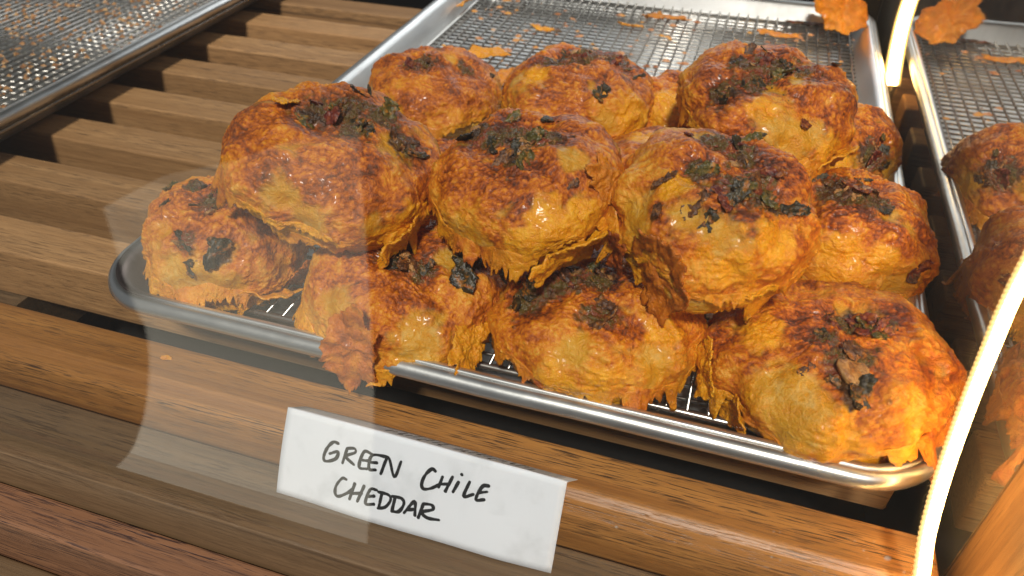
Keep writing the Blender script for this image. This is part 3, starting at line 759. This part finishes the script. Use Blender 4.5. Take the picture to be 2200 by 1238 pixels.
STROKES = [[(23.3, 26.1), (21.3, 26.2), (19.2, 23.5), (18.1, 19.9), (18.6, 18.2), (20.6, 18.6), (23.1, 20.4), (23.4, 23.0), (20.3, 21.4)], [(26.9, 25.2), (25.7, 19.1)], [(26.9, 25.2), (29.6, 25.8), (30.1, 24.4), (26.8, 22.0), (30.2, 19.7)], [(37.0, 25.4), (33.5, 25.6), (32.3, 19.5), (35.4, 19.5)], [(33.3, 22.3), (35.9, 22.7)], [(43.0, 26.1), (36.8, 25.1), (36.2, 19.9), (38.9, 20.1)], [(36.8, 22.4), (39.1, 22.9)], [(41.0, 19.2), (43.0, 26.0), (46.3, 19.6), (48.0, 25.8)],
 [(61.2, 25.7), (59.7, 26.2), (57.6, 23.3), (56.8, 19.9), (57.7, 18.2), (60.2, 19.0), (63.0, 21.1)], [(64.0, 24.5), (63.1, 20.2)], [(67.6, 25.5), (65.7, 19.3)], [(63.2, 21.5), (66.9, 22.5)], [(70.0, 24.2), (68.5, 19.9)], [(70.6, 27.3), (70.9, 27.0)], [(73.9, 25.3), (72.6, 19.5), (75.9, 21.1)], [(80.9, 25.6), (78.6, 24.8), (77.0, 19.5), (80.0, 20.2)], [(77.9, 22.3), (80.5, 23.3)],
 [(28.0, 13.3), (26.3, 13.3), (24.3, 9.9), (24.2, 6.9), (25.7, 6.0), (29.0, 8.3), (30.9, 10.4)], [(31.5, 12.8), (30.2, 6.2)], [(35.3, 13.0), (33.4, 6.3)], [(30.2, 8.5), (34.8, 9.9)], [(40.4, 12.8), (37.8, 12.2), (36.7, 6.6), (40.1, 7.2)], [(37.5, 9.5), (39.8, 10.3)], [(42.5, 12.1), (42.0, 6.4)], [(41.0, 12.3), (45.1, 12.3), (46.1, 10.5), (44.5, 7.4), (41.7, 6.1)], [(47.7, 12.1), (47.2, 6.8)], [(46.5, 12.2), (50.1, 12.4), (51.3, 10.6), (49.8, 7.2), (47.0, 6.5)], [(51.8, 7.2), (55.1, 12.5), (56.0, 7.3)], [(52.8, 8.6), (55.6, 9.8)], [(58.5, 12.7), (57.3, 6.8)], [(58.5, 12.7), (61.6, 13.0), (62.1, 11.4), (58.4, 9.4), (60.6, 7.8), (65.0, 8.2)]]
def ribbon(pts, wdt):
    p = np.array(pts, float)
    if len(p) > 2:                                           # Catmull-Rom through the pen points
        q = np.vstack([2*p[0]-p[1], p, 2*p[-1]-p[-2]]); o = []
        for i in range(1, len(q)-2):
            for t in np.linspace(0, 1, 7, endpoint=False):
                o.append(.5*((2*q[i])+(-q[i-1]+q[i+1])*t+(2*q[i-1]-5*q[i]+4*q[i+1]-q[i+2])*t*t+(-q[i-1]+3*q[i]-3*q[i+1]+q[i+2])*t**3))
        o.append(p[-1]); p = np.array(o)
    else: p = np.array([p[0]+(p[1]-p[0])*t for t in np.linspace(0, 1, 7)])
    d = np.gradient(p, axis=0); d /= np.linalg.norm(d, axis=1)[:, None]+1e-9
    ext0, ext1 = p[0]-d[0]*wdt*.35, p[-1]+d[-1]*wdt*.35
    p = np.vstack([ext0, p, ext1]); d = np.vstack([d[0], d, d[-1]])
    n = np.c_[-d[:, 1], d[:, 0]]
    wv = wdt*(1+.38*noise(np.c_[p*.45, np.zeros(len(p))])); wv[0] *= .5; wv[-1] *= .45
    return p+n*wv[:, None]/2, p-n*wv[:, None]/2
def lettering(strokes, wdt, name):
    V, F = [], []
    for st in strokes:
        a, b = ribbon(st, wdt)
        k = len(V); m = len(a)
        for q in (a, b):
            V += list(card_pt(q[:, 0]/1000, q[:, 1]/1000) + c_n*.00018)
        F += [(k+i, k+i+1, k+m+i+1, k+m+i) for i in range(m-1)]
    o = mesh_obj(name, V, F, M_INK, card, smooth=False)
    return o
lettering(STROKES, 1.2, 'lettering')
# pen strokes of the other side's words, seen along the back leaf
V, F = [], []
def back_stroke(u0, s0, u1, s1, wd=.0006):
    def bp_(u, s): return top_l[0]*(1-u)+top_l[1]*u + b_dir*(.0155*s) + np.array([.0022*u*s, .0, .0006*math.sin(u*5)*s]) + np.array([0, .6, .8])*.00016
    a, b = bp_(u0, s0), bp_(u1, s1); d = (b-a)/np.linalg.norm(b-a); n = np.cross(d, [0, .6, .8])*wd/2
    k = len(V); V.extend([a+n, b+n, b-n, a-n]); F.append((k, k+1, k+2, k+3))
rb = random.Random(3)
for u in list(np.linspace(.35, .54, 9)) + list(np.linspace(.60, .86, 12)):
    s0 = rb.uniform(.25, .45); back_stroke(u, s0, u+rb.uniform(.004, .016), s0+rb.uniform(.2, .45))
    if rb.random() < .5: back_stroke(u, s0, u+.014, s0+rb.uniform(-.05, .1))
mesh_obj('back_lettering', V, F, M_INK, card, smooth=False)

# ------------------------------------------------------------------ mirror side wall, LED strips, posts
bm_ = NB('mirror_glass'); mv = bm_.coords(seed=False)
bm_.set(Base_Color=(.86, .85, .81), Metallic=1.0, Roughness=bm_.math('MULTIPLY_ADD', bm_.ramp(bm_.noise(mv, 12, 4, .6), [(.45, (0, 0, 0)), (.75, (1, 1, 1))]), .06, .012))
mdf = bm_.n('BsdfDiffuse'); mdf.inputs[0].default_value = (.62, .58, .5, 1)
mms = bm_.n('MixShader'); bm_.l(bm_.math('MULTIPLY_ADD', bm_.ramp(bm_.noise(mv, 30, 5, .65), [(.4, (0, 0, 0)), (.7, (1, 1, 1))]), .12, .14), mms.inputs[0])
bm_.l(bm_.p.outputs[0], mms.inputs[1]); bm_.l(mdf.outputs[0], mms.inputs[2]); bm_.l(mms.outputs[0], bm_.out.inputs[0])
XM = .3383
V, F = box_data(XM, XM+.006, .0045, .50, -.09, .16)
tag(mesh_obj('mirror_panel', V, F, bm_.m, smooth=False), 'mirrored side wall of the case reflecting the tray', 'mirror')
V, F = box_data(XM-.0005, XM+.05, -.050, .0042, -.09, .16)
post = bevel(mesh_obj('corner_post', V, F, M_POST, smooth=False), .0025, 3)
tag(post, 'wooden corner post in front of the mirror at lower right', 'post', 'wooden posts of the case')
V, F = box_data(XM-.012, XM+.004, .5125, .545, -.09, .16)
post = bevel(mesh_obj('corner_post', V, F, M_POST, smooth=False), .002, 3)
tag(post, 'wooden corner post behind the tray at the top edge', 'post', 'wooden posts of the case')

bl2 = NB('led_glow')
em = bl2.n('Emission'); em.inputs[0].default_value = (1.0, .60, .20, 1); em.inputs[1].default_value = 34
bl2.l(em.outputs[0], bl2.out.inputs[0]); M_LED = bl2.m
bs_ = plain('silicone_sleeve', (.75, .62, .33), .3); bs_.set(Emission_Color=(1.0, .62, .18), Emission_Strength=.9); M_SIL = bs_.m
def spline(pts, n):
    p = np.array(pts, float); q = np.vstack([2*p[0]-p[1], p, 2*p[-1]-p[-2]]); o = []
    for i in range(1, len(q)-2):
        for t in np.linspace(0, 1, n, endpoint=False):
            o.append(.5*((2*q[i])+(-q[i-1]+q[i+1])*t+(2*q[i-1]-5*q[i]+4*q[i+1]-q[i+2])*t*t+(-q[i-1]+3*q[i]-3*q[i+1]+q[i+2])*t**3))
    o.append(p[-1]); return np.array(o)
def led(pts, rad, label):
    path = spline(pts, 10)
    root = tag(empty('led_strip', tuple(path[0])), label, 'light strip', 'warm LED strips')
    V, F = tube(path-path[0], rad*1.15, 10); mesh_obj('light_tube', V, F, M_LED, root)
    T = np.gradient(path, axis=0); T /= np.linalg.norm(T, axis=1)[:, None]
    side = np.cross(T, [1, 0, 0]); side /= np.linalg.norm(side, axis=1)[:, None]
    dense = spline(path[::5], 40); Td = np.gradient(dense, axis=0); Td /= np.linalg.norm(Td, axis=1)[:, None]
    sd = -np.cross(Td, [.08, .16, -.17]); sd /= np.linalg.norm(sd, axis=1)[:, None]
    al = np.r_[0, np.cumsum(np.linalg.norm(np.diff(dense, axis=0), axis=1))]
    V, F = tube(dense-path[0]-sd*rad*1.7, rad*(.62+.12*np.sin(al*2*np.pi/.0016)), 8); mesh_obj('beaded_sleeve', V, F, M_SIL, root)
    return root
xs = XM-.0017
xf = .3200                                                   # the near strip bows in front of the tray before it meets the wall
led([(xf, -.0335, -.0190), (xf, -.0285, .0020), (xf, -.0200, .0145), (xf, -.0110, .0220), (xf, -.0020, .0370), (xf, .0055, .0555), (xf, .0115, .0755), (xf, .0160, .0980), (xf+.003, .0195, .125), (XM-.004, .022, .155)], .0013,
    'bright warm LED strip curving up in front of the tray at lower right')
led([(xs, .357, .0127), (xs, .372, .024), (xs, .386, .040), (xs, .3897, .0575), (xs, .390, .10), (xs, .390, .15)], .0017, 'short warm LED strip at the far end of the mirror')

# ------------------------------------------------------------------ front glass and an unseen ground patch added for its reflected veil
bg = NB('window_glass')
geo = bg.n('NewGeometry'); dt = bg.n('VectorMath', operation='DOT_PRODUCT')
bg.l(geo.outputs['Normal'], dt.inputs[0]); bg.l(geo.outputs['Incoming'], dt.inputs[1])
ca = bg.math('ABSOLUTE', dt.outputs['Value'])
fr = bg.math('MULTIPLY_ADD', bg.math('POWER', bg.math('SUBTRACT', 1.0, ca), 5.0), .94, .06)
tr = bg.n('BsdfTransparent'); tr.inputs[0].default_value = (.985, .992, .988, 1)
gl = bg.n('BsdfGlossy'); gl.inputs['Roughness'].default_value = .0
mx = bg.n('MixShader'); bg.l(fr, mx.inputs[0]); bg.l(tr.outputs[0], mx.inputs[1]); bg.l(gl.outputs[0], mx.inputs[2])
bg.l(mx.outputs[0], bg.out.inputs[0])
V, F = box_data(XL, XM-.001, -.0500, -.0455, -.0204, .40)
tag(mesh_obj('glass_pane', V, F, bg.m, smooth=False), 'clear upright glass pane across the front of the case', 'glass')
bgd = NB('asphalt'); bgd.set(Base_Color=bgd.ramp(bgd.noise(bgd.coords(seed=False), 60, 5), [(.3, (.03, .03, .03)), (.7, (.06, .06, .06))]), Roughness=.9)
V, F = box_data(-4, 3, -5, -.10, -1.10, -1.05)
tag(mesh_obj('pavement', V, F, bgd.m, smooth=False), 'dark pavement outside the window', kind='structure')
bsl = NB('veil_reflector'); cv = bsl.coords(seed=False)
sx = bsl.n('SeparateXYZ'); bsl.l(cv, sx.inputs[0])
veil_fade = bsl.math('ADD', bsl.math('MULTIPLY_ADD', sx.outputs[1], .55, 1.42), bsl.math('MULTIPLY_ADD', bsl.noise(cv, 3.2, 5, .6, .8), 1.1, -.55))  # patch colour darkens with distance so the reflected veil fades at its top
bsl.set(Base_Color=bsl.ramp(veil_fade, [(.08, (.05, .05, .05)), (.45, (.52, .49, .41)), (.75, (.88, .85, .74))]), Roughness=.8)
edge_l = [(-1.56, -1.40), (-1.185, -1.07), (-1.046, -.96), (-.925, -.815), (-.85, -.693), (-.83, -.60), (-.88, -.40), (-.95, -.14)]
edge_r = [(-.10, -.14), (-.20, -.46), (-.33, -.77), (-.45, -1.02), (-.73, -1.54), (-1.09, -2.2)]
poly = [tuple(p[:2]) for p in spline([(x, y, 0) for x, y in edge_l], 6)] + [tuple(p[:2]) for p in spline([(x, y, 0) for x, y in edge_r], 6)] + [(-1.225, -2.0), (-1.35, -1.78), (-1.51, -1.62)]  # added patch, outlined so that its reflection forms the veil
n = len(poly)
V = [(x, y, z) for z in (-1.0495, -1.046) for x, y in poly]
F = [tuple(range(n, 2*n)), tuple(range(n-1, -1, -1))] + [(i, (i+1) % n, (i+1) % n+n, i+n) for i in range(n)]
tag(mesh_obj('veil_reflector', V, F, bsl.m, smooth=False), 'unseen pale patch added on the ground, shaped to make the veil in the glass', kind='structure')

# dried drops on the inside of the pane near the light strip
rd_ = np.random.RandomState(9); V, F = [], []
drops = [(.286, .036, 1.0), (.2855, .0215, .9), (.279, .0165, .9), (.297, .052, 1.1), (.2905, .0105, .7), (.232, .0345, .6), (.2725, .040, .45)]
for k in range(46): drops.append((.268+.036*rd_.rand(), -.012+.075*rd_.rand(), .12+.30*rd_.rand()**2))
for x, z, r in drops:
    r *= .00075; b0 = len(V)
    V += [(x+r*math.cos(a), -.0453, z+r*math.sin(a)) for a in np.linspace(0, 6.28, 10, endpoint=False)]
    V += [(x+.6*r*math.cos(a), -.0453+.4*r, z+.6*r*math.sin(a)) for a in np.linspace(0, 6.28, 10, endpoint=False)] + [(x, -.0453+.5*r, z)]
    for q in range(10):
        n1 = (q+1) % 10
        F += [(b0+q, b0+n1, b0+10+n1, b0+10+q), (b0+10+q, b0+10+n1, b0+20)]
bdr = NB('dried_drop'); bdr.set(Base_Color=(.62, .60, .55), Roughness=.3, Alpha=.5)
tag(mesh_obj('water_spots', V, F, bdr.m), 'small dried water spots on the glass near the light strip', 'water spots', kind='stuff')
